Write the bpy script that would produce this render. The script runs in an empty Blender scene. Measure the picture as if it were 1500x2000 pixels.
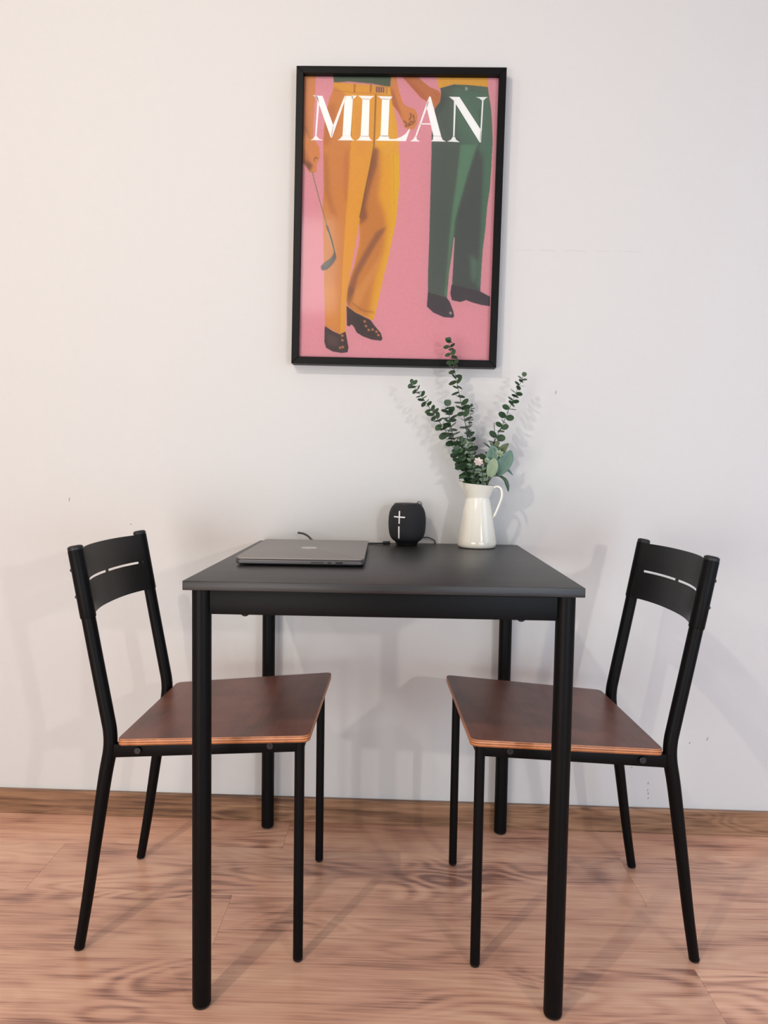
import bpy, bmesh, math, random
import numpy as np
from mathutils import Vector, Matrix
PI = math.pi
random.seed(7)
scene = bpy.context.scene
col = scene.collection

# ---------------------------------------------------------------- camera
CAM = (0.0212, -1.4988, 0.9490)
yaw, pitch, roll, fpx = 0.0183, -0.0607, -0.0159, 1381.2
cy, sy, cp, sp, cr, sr = (math.cos(yaw), math.sin(yaw), math.cos(pitch), math.sin(pitch), math.cos(roll), math.sin(roll))
Mc = (Matrix(((cy, -sy, 0), (sy, cy, 0), (0, 0, 1))) @ Matrix(((1, 0, 0), (0, cp, -sp), (0, sp, cp)))
      @ Matrix(((cr, 0, sr), (0, 1, 0), (-sr, 0, cr))))
cd = bpy.data.cameras.new('camera'); cam = bpy.data.objects.new('camera', cd); col.objects.link(cam)
r_, f_, u_ = Mc.col[0], Mc.col[1], Mc.col[2]
cam.matrix_world = Matrix(((r_[0], u_[0], -f_[0], CAM[0]), (r_[1], u_[1], -f_[1], CAM[1]), (r_[2], u_[2], -f_[2], CAM[2]), (0, 0, 0, 1)))
cd.sensor_fit = 'HORIZONTAL'; cd.sensor_width = 36; cd.lens = 36 * fpx / 1500; cd.clip_start = .02
scene.camera = cam

# ---------------------------------------------------------------- world, light, exposure
w = bpy.data.worlds.new('world'); scene.world = w; w.use_nodes = True
w.node_tree.nodes['Background'].inputs[0].default_value = (.75, .85, 1, 1)
w.node_tree.nodes['Background'].inputs[1].default_value = 1.0
vs = scene.view_settings
vs.view_transform = 'Standard'; vs.look = 'None'; vs.gamma = 1; vs.use_curve_mapping = False; vs.exposure = -0.04

def area(name, loc, aim, power, color, sx, sy_=None):
    l = bpy.data.lights.new(name, 'AREA'); l.energy = power; l.color = color
    l.shape = 'RECTANGLE' if sy_ else 'DISK'; l.size = sx
    if sy_: l.size_y = sy_
    o = bpy.data.objects.new(name, l); col.objects.link(o); o.location = loc
    o.rotation_euler = (Vector(aim) - Vector(loc)).to_track_quat('-Z', 'Y').to_euler()
    return o
area('ceiling_lamp_light', (-.95, -1.70, 2.55), (.2, .3, 1.0), 16, (1, .90, .78), .05)
area('left_lamp_light', (-2.0, -1.55, 2.45), (0, .3, .9), 7, (1, .91, .80), .06)
area('right_lamp_light', (1.35, -2.6, 1.34), (0, .3, .7), 13.5, (1, .93, .85), .06)
area('low_fill_left', (-1.0, -2.66, .52), (-.4, .3, .5), 45, (1, .985, .96), 2.0, .95)  # no window here: low fill panel added to brighten the wall under the table
area('window_light_upper', (-1.0, -2.66, 2.22), (-.9, .3, 1.2), 9, (1, .98, .95), 1.0, .75)
area('low_fill_right', (1.2, -2.66, .52), (.6, .3, .4), 33, (.60, .80, 1), 1.9, .95)  # added cool fill panel behind the camera, lifts the lower part of the room
area('window_light_side', (2.42, -.8, 1.3), (.6, .3, .9), 15, (.26, .55, 1), 1.6, 1.6)

# ---------------------------------------------------------------- helpers
def link_mesh(name, me, mats=None, parent=None, loc=None, rot=None):
    o = bpy.data.objects.new(name, me); col.objects.link(o)
    if mats:
        for m in (mats if isinstance(mats, (list, tuple)) else [mats]): me.materials.append(m)
    if parent: o.parent = parent
    if loc: o.location = loc
    if rot: o.rotation_euler = rot
    return o
def bm_mesh(bm, smooth=True, angle=.6):
    bmesh.ops.recalc_face_normals(bm, faces=bm.faces)
    me = bpy.data.meshes.new('m'); bm.to_mesh(me); bm.free()
    if smooth:
        me.polygons.foreach_set('use_smooth', [True] * len(me.polygons))
        me.set_sharp_from_angle(angle=angle)
    return me
def obj(name, bm, mats, parent=None, smooth=True, **k): return link_mesh(name, bm_mesh(bm, smooth), mats, parent, **k)
def empty(name, loc, rz=0, label=None, cat=None, group=None):
    o = bpy.data.objects.new(name, None); col.objects.link(o); o.location = loc; o.rotation_euler = (0, 0, rz)
    o.empty_display_size = .05
    return tag(o, label, cat, group)
def tag(o, label=None, cat=None, group=None, kind=None):
    for k, v in (('label', label), ('category', cat), ('group', group), ('kind', kind)):
        if v: o[k] = v
    return o
def box(bm, x0, x1, y0, y1, z0, z1, bev=0, seg=2):
    v = [bm.verts.new((x, y, z)) for x in (x0, x1) for y in (y0, y1) for z in (z0, z1)]
    fs = [bm.faces.new([v[i] for i in q]) for q in ((0, 1, 3, 2), (4, 6, 7, 5), (0, 4, 5, 1), (2, 3, 7, 6), (0, 2, 6, 4), (1, 5, 7, 3))]
    if bev:
        es = list({e for f in fs for e in f.edges})
        bmesh.ops.bevel(bm, geom=es, offset=bev, segments=seg, profile=.5, affect='EDGES')
    return bm
def tube(bm, pts, rad, n=16, cap=True, closed=False):
    pts = [Vector(p) for p in pts]; N = len(pts)
    if not hasattr(rad, '__len__'): rad = [rad] * N
    rings = []; up = None
    for i, p in enumerate(pts):
        if closed: t = pts[(i + 1) % N] - pts[i - 1]
        else: t = pts[min(i + 1, N - 1)] - pts[max(i - 1, 0)]
        t.normalize()
        if up is None:
            up = Vector((1, 0, 0)) if abs(t.x) < .9 else Vector((0, 1, 0))
        a = (up - t * up.dot(t)).normalized(); up = a; b = t.cross(a)
        rings.append([bm.verts.new(p + (a * math.cos(2 * PI * k / n) + b * math.sin(2 * PI * k / n)) * rad[i]) for k in range(n)])
    for i in range(N if closed else N - 1):
        A, B = rings[i], rings[(i + 1) % N]
        for k in range(n): bm.faces.new((A[k], A[(k + 1) % n], B[(k + 1) % n], B[k]))
    if cap and not closed:
        bm.faces.new(rings[0][::-1]); bm.faces.new(rings[-1])
    return bm
def lathe(bm, prof, n=48, cx=0, cyy=0):
    rings = []
    for r, z in prof:
        if r < 1e-6: rings.append([bm.verts.new((cx, cyy, z))])
        else: rings.append([bm.verts.new((cx + r * math.cos(2 * PI * k / n), cyy + r * math.sin(2 * PI * k / n), z)) for k in range(n)])
    for A, B in zip(rings, rings[1:]):
        for k in range(n):
            k2 = (k + 1) % n
            if len(A) == 1 and len(B) == 1: continue
            if len(A) == 1: bm.faces.new((A[0], B[k2], B[k]))
            elif len(B) == 1: bm.faces.new((A[k], A[k2], B[0]))
            else: bm.faces.new((A[k], A[k2], B[k2], B[k]))
    return bm
def smooth_path(pts, n=6):
    P = [Vector(p) for p in pts]; P = [P[0] * 2 - P[1]] + P + [P[-1] * 2 - P[-2]]; out = []
    for i in range(1, len(P) - 2):
        for k in range(n):
            t = k / n
            out.append(.5 * ((2 * P[i]) + (P[i + 1] - P[i - 1]) * t + (2 * P[i - 1] - 5 * P[i] + 4 * P[i + 1] - P[i + 2]) * t * t
                             + (3 * P[i] - P[i - 1] - 3 * P[i + 1] + P[i + 2]) * t ** 3))
    return out + [P[-2]]
def lin(c): return tuple((x / 255 / 12.92 if x / 255 <= .04045 else ((x / 255 + .055) / 1.055) ** 2.4) for x in c)

# ---------------------------------------------------------------- materials
def newmat(name):
    m = bpy.data.materials.new(name); m.use_nodes = True
    return m, m.node_tree, m.node_tree.nodes['Principled BSDF']
def nd(nt, t, **k):
    n = nt.nodes.new(t)
    for a, b in k.items():
        if a in n.inputs: n.inputs[a].default_value = b
        else: setattr(n, a, b)
    return n
def simple(name, c, rough=.5, metal=0, spec=.5, bump=0, bscale=400, var=0, coat=0):
    m, nt, b = newmat(name)
    cl = lin(c) + (1,)
    b.inputs['Base Color'].default_value = cl; b.inputs['Roughness'].default_value = rough
    b.inputs['Metallic'].default_value = metal; b.inputs['Specular IOR Level'].default_value = spec
    b.inputs['Coat Weight'].default_value = coat
    tc = nd(nt, 'ShaderNodeTexCoord')
    if bump or var:
        n = nd(nt, 'ShaderNodeTexNoise', Scale=bscale, Detail=3.0); nt.links.new(tc.outputs['Object'], n.inputs['Vector'])
        if bump:
            bp = nd(nt, 'ShaderNodeBump', Strength=bump, Distance=.001)
            nt.links.new(n.outputs['Fac'], bp.inputs['Height']); nt.links.new(bp.outputs['Normal'], b.inputs['Normal'])
        if var:
            mx = nd(nt, 'ShaderNodeMix', data_type='RGBA')
            mx.inputs[6].default_value = tuple(x * (1 - var) for x in cl[:3]) + (1,)
            mx.inputs[7].default_value = tuple(min(1, x * (1 + var)) for x in cl[:3]) + (1,)
            nt.links.new(n.outputs['Fac'], mx.inputs[0]); nt.links.new(mx.outputs[2], b.inputs['Base Color'])
    return m
def wood(name, dark, mid, light, stretch=(1.2, 9, 9), medw=.9, finw=.45, ringf=70.0, span=.33, fine=(6, 220, 220), rough=.35, figure=.5, coat=0, bump=.15, rndhue=.25, seamy=None, spec=.5):
    m, nt, b = newmat(name)
    L = nt.links.new
    tc = nd(nt, 'ShaderNodeTexCoord'); oi = nd(nt, 'ShaderNodeObjectInfo')
    mul = nd(nt, 'ShaderNodeMath', operation='MULTIPLY'); mul.inputs[1].default_value = 37.0; L(oi.outputs['Random'], mul.inputs[0])
    add = nd(nt, 'ShaderNodeVectorMath', operation='ADD'); L(tc.outputs['Object'], add.inputs[0])
    cmb = nd(nt, 'ShaderNodeCombineXYZ'); L(mul.outputs[0], cmb.inputs[0]); L(mul.outputs[0], cmb.inputs[1]); L(cmb.outputs[0], add.inputs[1])
    def noise(sc, scale, det, dist=0):
        mp = nd(nt, 'ShaderNodeMapping'); mp.inputs['Scale'].default_value = sc; L(add.outputs[0], mp.inputs[0])
        n = nd(nt, 'ShaderNodeTexNoise', Scale=scale, Detail=det, Distortion=dist); L(mp.outputs[0], n.inputs['Vector']); return n.outputs['Fac']
    big = noise(stretch, 1.6, 3, .3)
    smo = noise((stretch[0] * .9, stretch[1] * .8, stretch[2] * .8), 1.5, 1.0, .35)
    pat = noise((stretch[0] * 1.3, stretch[1] * .7, stretch[2] * .7), .9, 1.0)
    pam = nd(nt, 'ShaderNodeMapRange'); pam.inputs['From Min'].default_value = .45; pam.inputs['From Max'].default_value = .68; L(pat, pam.inputs['Value'])
    fin = noise(fine, 1.0, 3)
    med = noise((stretch[0] * 1.5, stretch[1] * 5, stretch[2] * 5), 1.5, 5, .3)
    # growth-ring figure: contour lines of a stretched noise field
    ring = nd(nt, 'ShaderNodeMath', operation='MULTIPLY'); ring.inputs[1].default_value = ringf; L(smo, ring.inputs[0])
    sn = nd(nt, 'ShaderNodeMath', operation='SINE'); L(ring.outputs[0], sn.inputs[0])
    a1 = nd(nt, 'ShaderNodeMath', operation='MULTIPLY_ADD'); sm_ = nd(nt, 'ShaderNodeMath', operation='MULTIPLY'); L(sn.outputs[0], sm_.inputs[0]); L(pam.outputs[0], sm_.inputs[1])
    L(sm_.outputs[0], a1.inputs[0]); a1.inputs[1].default_value = .09 * figure; L(big, a1.inputs[2])
    a2 = nd(nt, 'ShaderNodeMath', operation='MULTIPLY_ADD'); L(med, a2.inputs[0]); a2.inputs[1].default_value = medw; L(a1.outputs[0], a2.inputs[2])
    a3 = nd(nt, 'ShaderNodeMath', operation='MULTIPLY_ADD'); L(fin, a3.inputs[0]); a3.inputs[1].default_value = finw; L(a2.outputs[0], a3.inputs[2])
    cr_ = nd(nt, 'ShaderNodeValToRGB'); L(a3.outputs[0], cr_.inputs[0])
    e = cr_.color_ramp.elements
    e[0].position = .78; e[0].color = lin(dark) + (1,); e[1].position = 1.42 if False else 1.0; e[1].color = lin(light) + (1,)
    # values sum around 1.17: rescale
    rs = nd(nt, 'ShaderNodeMapRange'); ctr_ = .5 + .5 * medw + .5 * finw; rs.inputs['From Min'].default_value = ctr_ - span; rs.inputs['From Max'].default_value = ctr_ + span
    L(a3.outputs[0], rs.inputs['Value']); L(rs.outputs[0], cr_.inputs[0])
    e[0].position = .06; e[1].position = .88; mm = cr_.color_ramp.elements.new(.42); mm.color = lin(mid) + (1,)
    hs = nd(nt, 'ShaderNodeHueSaturation'); L(cr_.outputs[0], hs.inputs['Color'])
    mr = nd(nt, 'ShaderNodeMapRange'); mr.inputs['To Min'].default_value = 1 - rndhue; mr.inputs['To Max'].default_value = 1 + rndhue
    L(oi.outputs['Random'], mr.inputs['Value']); L(mr.outputs[0], hs.inputs['Value'])
    L(hs.outputs[0], b.inputs['Base Color'])
    b.inputs['Roughness'].default_value = rough; b.inputs['Coat Weight'].default_value = coat; b.inputs['Coat Roughness'].default_value = .25
    b.inputs['Specular IOR Level'].default_value = spec
    bp = nd(nt, 'ShaderNodeBump', Strength=bump, Distance=.0006); L(a3.outputs[0], bp.inputs['Height']); L(bp.outputs[0], b.inputs['Normal'])
    return m

M = {}
M['wall'] = simple('painted_wall', (209, 208, 206), .75, bump=.12, bscale=60, spec=.3, var=.012)
M['ceiling'] = simple('painted_ceiling', (205, 206, 210), .9)
M['metal'] = simple('black_powder_coat', (5, 5, 6), .45, bump=.1, bscale=900, spec=.13)
M['plate'] = simple('black_satin_sheet_metal', (15, 15, 16), .36, spec=.3)
M['rubber'] = simple('black_plastic', (14, 14, 15), .5)
M['bolt'] = simple('dark_bolt_steel', (20, 20, 21), .35, metal=.2)
M['floor'] = wood('floor_laminate', (146, 104, 90), (212, 160, 134), (232, 186, 156), stretch=(1.7, 6.5, 6.5), medw=.45, finw=.6, span=.31, ringf=85.0, rough=.25, figure=1.5, rndhue=.12, spec=.45, bump=.12)
M['groove'] = simple('floor_underlay', (70, 44, 36), .8)
M['base'] = wood('oak_baseboard', (92, 64, 46), (136, 100, 74), (166, 128, 98), stretch=(2.2, 14, 16), fine=(10, 300, 400), rough=.45, figure=1.6, rndhue=.02)
M['top'] = wood('black_brown_tabletop', (13, 12, 13), (25, 24, 25), (40, 38, 38), stretch=(2.5, 30, 30), fine=(10, 420, 420), rough=.40, figure=.3, rndhue=0, bump=.5, spec=.45)
M['seat'] = wood('walnut_stained_seat', (88, 50, 38), (110, 64, 50), (126, 78, 62), stretch=(6, 2, 6), fine=(160, 8, 60), rough=.36, figure=.15, rndhue=.02, bump=.1, spec=.5)
def ply():
    m, nt, b = newmat('plywood_edge'); L = nt.links.new
    tc = nd(nt, 'ShaderNodeTexCoord'); sx = nd(nt, 'ShaderNodeSeparateXYZ'); L(tc.outputs['Object'], sx.inputs[0])
    # seat slopes 0.071 per metre: follow it so that the plies stay parallel to the top
    ma = nd(nt, 'ShaderNodeMath', operation='MULTIPLY_ADD'); L(sx.outputs[0], ma.inputs[0]); ma.inputs[1].default_value = -.0707; L(sx.outputs[2], ma.inputs[2])
    ml = nd(nt, 'ShaderNodeMath', operation='MULTIPLY'); ml.inputs[1].default_value = 2 * PI / .0046; L(ma.outputs[0], ml.inputs[0])
    sn = nd(nt, 'ShaderNodeMath', operation='SINE'); L(ml.outputs[0], sn.inputs[0])
    n = nd(nt, 'ShaderNodeTexNoise', Scale=60.0); L(tc.outputs['Object'], n.inputs['Vector'])
    ad = nd(nt, 'ShaderNodeMath', operation='MULTIPLY_ADD'); L(sn.outputs[0], ad.inputs[0]); ad.inputs[1].default_value = .5; L(n.outputs['Fac'], ad.inputs[2])
    cr_ = nd(nt, 'ShaderNodeValToRGB'); L(ad.outputs[0], cr_.inputs[0]); e = cr_.color_ramp.elements
    e[0].position = .1; e[0].color = lin((128, 72, 42)) + (1,); e[1].position = .7; e[1].color = lin((196, 128, 80)) + (1,)
    L(cr_.outputs[0], b.inputs['Base Color']); b.inputs['Roughness'].default_value = .45
    return m
M['ply'] = ply()
M['enamel'] = simple('cream_enamel', (238, 234, 220), .12, spec=.6, coat=.6)
M['laptop'] = simple('space_grey_aluminium', (140, 134, 130), .48, metal=.6, bump=.05, bscale=2000)
M['laptop_dark'] = simple('laptop_dark_side', (92, 90, 92), .4, metal=.5)
M['port'] = simple('port_black', (6, 6, 7), .6)
M['logo'] = simple('polished_logo', (190, 186, 184), .25, metal=.8)
M['white'] = simple('white_print', (235, 235, 235), .5)
M['knit'] = simple('black_speaker_knit', (26, 26, 29), .75, bump=.9, bscale=1400, var=.35)
M['cable'] = simple('black_cable', (22, 22, 24), .45)
M['frame'] = simple('black_frame_wood', (6, 6, 6), .45, spec=.18, bump=.1, bscale=300)
M['scuff'] = simple('scuff', (150, 144, 138), .9)
M['crack'] = simple('hairline', (196, 192, 188), .9)
def leafmat(name, c1, c2, rough=.45, trans=.1):
    m, nt, b = newmat(name); L = nt.links.new
    oi = nd(nt, 'ShaderNodeObjectInfo'); tc = nd(nt, 'ShaderNodeTexCoord'); n = nd(nt, 'ShaderNodeTexNoise', Scale=120.0); L(tc.outputs['Object'], n.inputs['Vector'])
    a = nd(nt, 'ShaderNodeMath', operation='MULTIPLY_ADD'); L(n.outputs['Fac'], a.inputs[0]); a.inputs[1].default_value = .5
    s = nd(nt, 'ShaderNodeMath', operation='MULTIPLY'); L(oi.outputs['Random'], s.inputs[0]); s.inputs[1].default_value = .6; L(s.outputs[0], a.inputs[2])
    mx = nd(nt, 'ShaderNodeMix', data_type='RGBA'); L(a.outputs[0], mx.inputs[0])
    mx.inputs[6].default_value = lin(c1) + (1,); mx.inputs[7].default_value = lin(c2) + (1,)
    L(mx.outputs[2], b.inputs['Base Color']); b.inputs['Roughness'].default_value = rough
    b.inputs['Transmission Weight'].default_value = 0
    return m
M['leaf'] = leafmat('eucalyptus_green', (28, 52, 36), (58, 88, 54))
M['leaf_olive'] = leafmat('olive_green', (70, 88, 52), (112, 124, 82))
M['sage'] = leafmat('sage_green', (84, 110, 88), (130, 150, 120), .7)
M['blue'] = leafmat('blue_green_leaf', (70, 104, 96), (112, 140, 124), .6)
M['pale'] = leafmat('pale_green_leaf', (132, 154, 116), (168, 182, 158), .6)
M['petal'] = leafmat('pinkish_white_petal', (206, 186, 180), (232, 222, 214), .6)
M['stem'] = simple('green_stem', (62, 84, 58), .6)
M['dark_stem'] = simple('dark_stem', (58, 48, 46), .6)

# ---------------------------------------------------------------- room (wall frame: s along the wall, t out of it)
WA = -0.0144
WB = 0.3362             # y of the baseboard face at x = 0
def WF(s, t, z, off=0.012):   # t measured from wall surface into the room
    d = WB + off
    return (s * math.cos(WA) + t * math.sin(WA), d + s * math.sin(WA) - t * math.cos(WA), z)
room_rot = (0, 0, WA)
S0, S1, T1, CH = -2.5, 2.5, 3.1, 2.72
def wallobj(name, s0, s1, t0, t1, z0, z1, mat, kind='structure', bev=0):
    bm = bmesh.new(); box(bm, s0, s1, -t1, -t0, z0, z1, bev)
    o = obj(name, bm, mat, smooth=False); o.location = WF(0, 0, 0); o.rotation_euler = room_rot
    return tag(o, kind=kind)
wall = wallobj('wall_back', S0, S1, -.1, 0, .0003, CH, M['wall'])
wallobj('wall_left', S0 - .1, S0, 0, T1, -.02, CH, M['wall'])
wallobj('wall_right', S1, S1 + .1, 0, T1, -.02, CH, M['wall'])
wallobj('wall_rear', S0, S1, T1, T1 + .1, -.02, CH, M['wall'])
wallobj('ceiling', S0 - .1, S1 + .1, -.1, T1 + .1, CH, CH + .1, M['ceiling'])
bb = wallobj('baseboard_back', S0 + .001, S1 - .001, .0002, .012, 0.0003, .0659, M['base'], bev=.002)
# small marks on the wall
def mark(name, pts, wd, mat):
    bm = bmesh.new()
    tube(bm, [(s, -.0002, z) for s, z in pts], wd, 6)
    for v in bm.verts: v.co.y = -.0002 + (v.co.y + .0002) * .15
    return obj(name, bm, mat, wall)
rr = random.Random(3)
cp_ = [(.316 + .311 * i / 16, 1.510 - .002 * i / 16 + rr.uniform(-.0012, .0012)) for i in range(17)]
for i in range(16):
    if i not in (2, 5, 9, 12): mark('hairline_crack', [cp_[i], cp_[i + 1]], .0005, M['crack'])
for s, z, l, a in ((-.849, .85, .010, 1.5), (-.686, .792, .005, .1), (.697, .128, .006, 1.3), (.697, .110, .004, 1.5), (.699, .100, .006, 1.6),
                   (.698, .088, .005, 1.0), (.424, 1.148, .009, 1.5), (.651, .171, .004, .3), (.845, .25, .01, 1.2), (.80, .24, .006, 1.0), (.455, .069, .008, .1)):
    mark('scuff_mark', [(s, z), (s + l * math.cos(a) * .5, z + l * .5 * math.sin(a)), (s + l * math.cos(a), z + l * math.sin(a))], .0011, M['scuff'])

# floor: slab with real planks
bm = bmesh.new(); box(bm, S0 - .1, S1 + .1, -T1 - .1, .08, -.06, -.006)
floor = tag(obj('floor', bm, M['groove'], smooth=False), kind='structure'); floor.location = (0, WB + .012, 0)
PL, PW = 1.38, .195
plank_me = {}
def plank_mesh(x0, x1, yw):
    k = (round(x1 - x0, 4), round(yw, 4))
    if k not in plank_me:
        bm = bmesh.new(); lx, ly = (x1 - x0) / 2 - .00015, yw / 2 - .00015
        box(bm, -lx, lx, -ly, ly, -.007, 0, .0003, 1)
        me = bm_mesh(bm, False); me.materials.append(M['floor']); plank_me[k] = me
    return plank_me[k]
rows = []
y = .205; offs = {0: .585, 1: -.33, 2: .607, 3: .1, 4: .85, 5: .35}
yy = .010; i = 0
rowdefs = [(.205, .372, -.25)]       # the row against the wall, cut narrow
while yy > -2.85:
    rowdefs.append((yy, yy + PW, offs.get(i, random.uniform(-.7, .7)))); yy -= PW; i += 1
for (ya, yb, seam) in rowdefs:
    x = seam - 3 * PL
    while x < S1:
        a, b_ = max(x, S0), min(x + PL, S1)
        if b_ - a > .05:
            o = bpy.data.objects.new('plank', plank_mesh(a, b_, yb - ya)); col.objects.link(o)
            o.parent = floor; o.matrix_parent_inverse.identity()
            o.location = ((a + b_) / 2, (ya + yb) / 2 - floor.location.y, 0)
        x += PL

# ---------------------------------------------------------------- table
TH = .7578; H = .335; IX, IY = .0185 + .005, .0235
tb = empty('dining_table', (0, 0, 0), 0, 'square black wood-grain dining table with round black metal legs against the wall', 'table')
bm = bmesh.new(); box(bm, -H, H, -H, H, TH - .016, TH, .0012)
obj('tabletop', bm, M['top'], tb)
lx, ly, lr = H - .0265, H - .0237, .0163
for sx in (-1, 1):
    for sy2 in (-1, 1):
        lxx = lx if sy2 < 0 else lx - .002
        bm = bmesh.new(); tube(bm, [(sx * lxx, sy2 * ly, .006), (sx * lxx, sy2 * ly, TH - .017)], lr, 40)
        lg = obj('leg', bm, M['metal'], tb)
        bm = bmesh.new(); lathe(bm, [(0, 0), (lr * .72, 0), (lr * .93, .0022), (lr * .985, .0062)], 40, sx * lxx, sy2 * ly); obj('foot_cap', bm, M['rubber'], lg)
for sgn in (-1, 1):
    bm = bmesh.new(); y0, y1 = sorted((sgn * (ly + .006), sgn * (ly - .012)))
    box(bm, -lx + .010, lx - .010, y0, y1, .6985, TH - .0165, .0012)
    ap = obj('apron', bm, M['metal'], tb)
    for bx in (-.235, .235):
        bm = bmesh.new(); lathe(bm, [(0, .6945), (.0035, .6947), (.006, .6965), (.0065, .6986)], 20, bx, sgn * (ly - .003)); obj('bolt', bm, M['rubber'], ap)
    bm = bmesh.new(); x0, x1 = sorted((sgn * (lx + .006), sgn * (lx - .012)))
    box(bm, x0, x1, -ly + .010, ly - .010, .6985, TH - .0165, .0012); obj('apron', bm, M['metal'], tb)

# ---------------------------------------------------------------- chairs (local: +x forward, seat centre at 0)
def make_chair():
    c = empty('dining_chair', (0, 0, 0))
    SL = .0707; ZC = .4425
    sz = lambda x: ZC + SL * x
    # seat: rounded trapezoid
    fx, rx, fw, rw = .183, -.187, .2055, .181
    cor = [(fx, -fw, .016), (fx, fw, .016), (rx, rw, .014), (rx, -rw, .014)]
    out = []
    for i in range(4):
        p = Vector(cor[i][:2]); a = Vector(cor[i - 1][:2]); b = Vector(cor[(i + 1) % 4][:2]); r = cor[i][2]
        p0 = p + (a - p).normalized() * r; p1 = p + (b - p).normalized() * r
        for k in range(8):
            t = k / 7; out.append((1 - t) ** 2 * p0 + 2 * t * (1 - t) * p + t * t * p1)
    bm = bmesh.new(); ctr = sum(out, Vector((0, 0))) / len(out); th = .0125
    levels = [(0.998, -th), (1, -th + .001), (1, -.0012), (.996, 0)]
    rings = [[bm.verts.new((ctr.x + (q.x - ctr.x) * s, ctr.y + (q.y - ctr.y) * s, sz(q.x) + dz)) for q in out] for s, dz in levels]
    n = len(out)
    for A, B in zip(rings, rings[1:]):
        for k in range(n):
            f = bm.faces.new((A[k], A[(k + 1) % n], B[(k + 1) % n], B[k])); f.material_index = 1
    bm.faces.new(rings[0][::-1]); bm.faces.new(rings[-1])
    obj('seat', bm, [M['seat'], M['ply']], c)
    zt = lambda x: sz(x) - th - .0006
    ry = .1735
    for s in (-1, 1):
        bm = bmesh.new(); tube(bm, [(.1605, s * ry, .006), (.1605, s * ry, .30), (.1605, s * ry, zt(.1605) - .0015)], .0096, 24)
        lg = obj('leg', bm, M['metal'], c)
        bm = bmesh.new(); lathe(bm, [(0, 0), (.0065, 0), (.0088, .002), (.0094, .0062)], 24, .1605, s * ry); obj('foot_cap', bm, M['rubber'], lg)
        # rear leg and back post in one bent tube
        y = s * .163
        P = smooth_path([(-.2705, y, .0055), (-.2545, y, .10), (-.2365, y, .22), (-.2175, y, .345), (-.2075, y, .40), (-.2065, y, .435), (-.213, y, .475), (-.2325, y, .58), (-.2525, y, .69), (-.2705, y, .790)], 5)
        R_ = [(.0098 + .0032 * min(1, max(0, p.z / .38))) for p in P]
        bm = bmesh.new(); tube(bm, P, R_, 24); lg = obj('leg', bm, M['metal'], c)
        bm = bmesh.new(); lathe(bm, [(0, 0), (.0065, 0), (.009, .002), (.0098, .0062)], 24, -.2712, y); obj('foot_cap', bm, M['rubber'], lg)
        # sleeve of the back plate around the post
        px = lambda z: -.2525 - .18 * (z - .69)
        bm = bmesh.new(); tube(bm, [(px(z), y, z) for z in (.658, .66, .72, .785, .787)], [.0140, .0146, .0146, .0146, .0142], 28); sl = obj('post_sleeve', bm, M['metal'], c)
        bm = bmesh.new(); tube(bm, [(px(z), y, z) for z in (.7872, .792, .7945, .7955)], [.0142, .0142, .012, .008], 28); obj('end_cap', bm, M['rubber'], sl)
        for z in (.748, .697):
            bm = bmesh.new(); tube(bm, [(px(z) - .012, y, z), (px(z) - .0165, y, z), (px(z) - .018, y, z)], [.0035, .0035, .002], 12); obj('screw', bm, M['rubber'], sl)
        # side rail
        bm = bmesh.new()
        y0, y1 = sorted((s * (ry + .0075), s * (ry - .0075)))
        box(bm, -.205, .158, y0, y1, 0, .026, .001)
        for v in bm.verts: v.co.z += zt(v.co.x) - .026
        for v in bm.verts:
            if v.co.x < -.1: v.co.y -= s * .010 * min(1, (-.1 - v.co.x) / .1)
        rl = obj('side_rail', bm, M['metal'], c)
        for bx in (-.149, .105):
            z = zt(bx) - .0125; yb = s * (ry + .0078 - (.0049 if bx < -.1 else 0))
            bm = bmesh.new()
            tube(bm, [(bx, yb - s * .002, z), (bx, yb + s * .0006, z), (bx, yb + s * .0012, z)], [.0066, .0066, .0058], 24)
            tube(bm, [(bx, yb + s * .0008, z), (bx, yb + s * .0016, z)], [.0026, .0022], 6)
            obj('bolt', bm, M['bolt'], rl)
    bm = bmesh.new(); box(bm, .153, .168, -ry + .008, ry - .008, zt(.16) - .026, zt(.16) - .0005, .001); obj('front_rail', bm, M['metal'], c)
    bm = bmesh.new(); box(bm, -.178, -.166, -.158, .158, zt(-.2) - .026, zt(-.2) - .0005, .001); obj('rear_rail', bm, M['metal'], c)
    # curved back plate with two slots
    us = sorted(set([round(-.163 + .326 * i / 48, 5) for i in range(49)] + [-.143, -.006, .006, .143]))
    zs = [.660, .690, .7215, .7265, .755, .787]
    bm = bmesh.new(); thk = .0018; g = {}
    sg = lambda u: .033 * (1 - abs(u / .163) ** 2.4)
    for side in (0, 1):
        for i, u in enumerate(us):
            for j, z in enumerate(zs):
                x = -.2525 - .18 * (z - .69) + .0132 - sg(u) - side * thk
                g[side, i, j] = bm.verts.new((x, u, z))
    def solid(i, j):
        if not (0 <= i < len(us) - 1 and 0 <= j < len(zs) - 1): return False
        um = abs(us[i] + us[i + 1]) / 2
        return not (j == 2 and .006 < um < .143)
    for i in range(len(us) - 1):
        for j in range(len(zs) - 1):
            if not solid(i, j): continue
            bm.faces.new((g[0, i, j], g[0, i + 1, j], g[0, i + 1, j + 1], g[0, i, j + 1]))
            bm.faces.new((g[1, i, j], g[1, i, j + 1], g[1, i + 1, j + 1], g[1, i + 1, j]))
            for (di, dj, a, b) in ((-1, 0, (i, j), (i, j + 1)), (1, 0, (i + 1, j), (i + 1, j + 1)), (0, -1, (i, j), (i + 1, j)), (0, 1, (i, j + 1), (i + 1, j + 1))):
                if not solid(i + di, j + dj):
                    bm.faces.new((g[0, a[0], a[1]], g[0, b[0], b[1]], g[1, b[0], b[1]], g[1, a[0], a[1]]))
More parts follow.
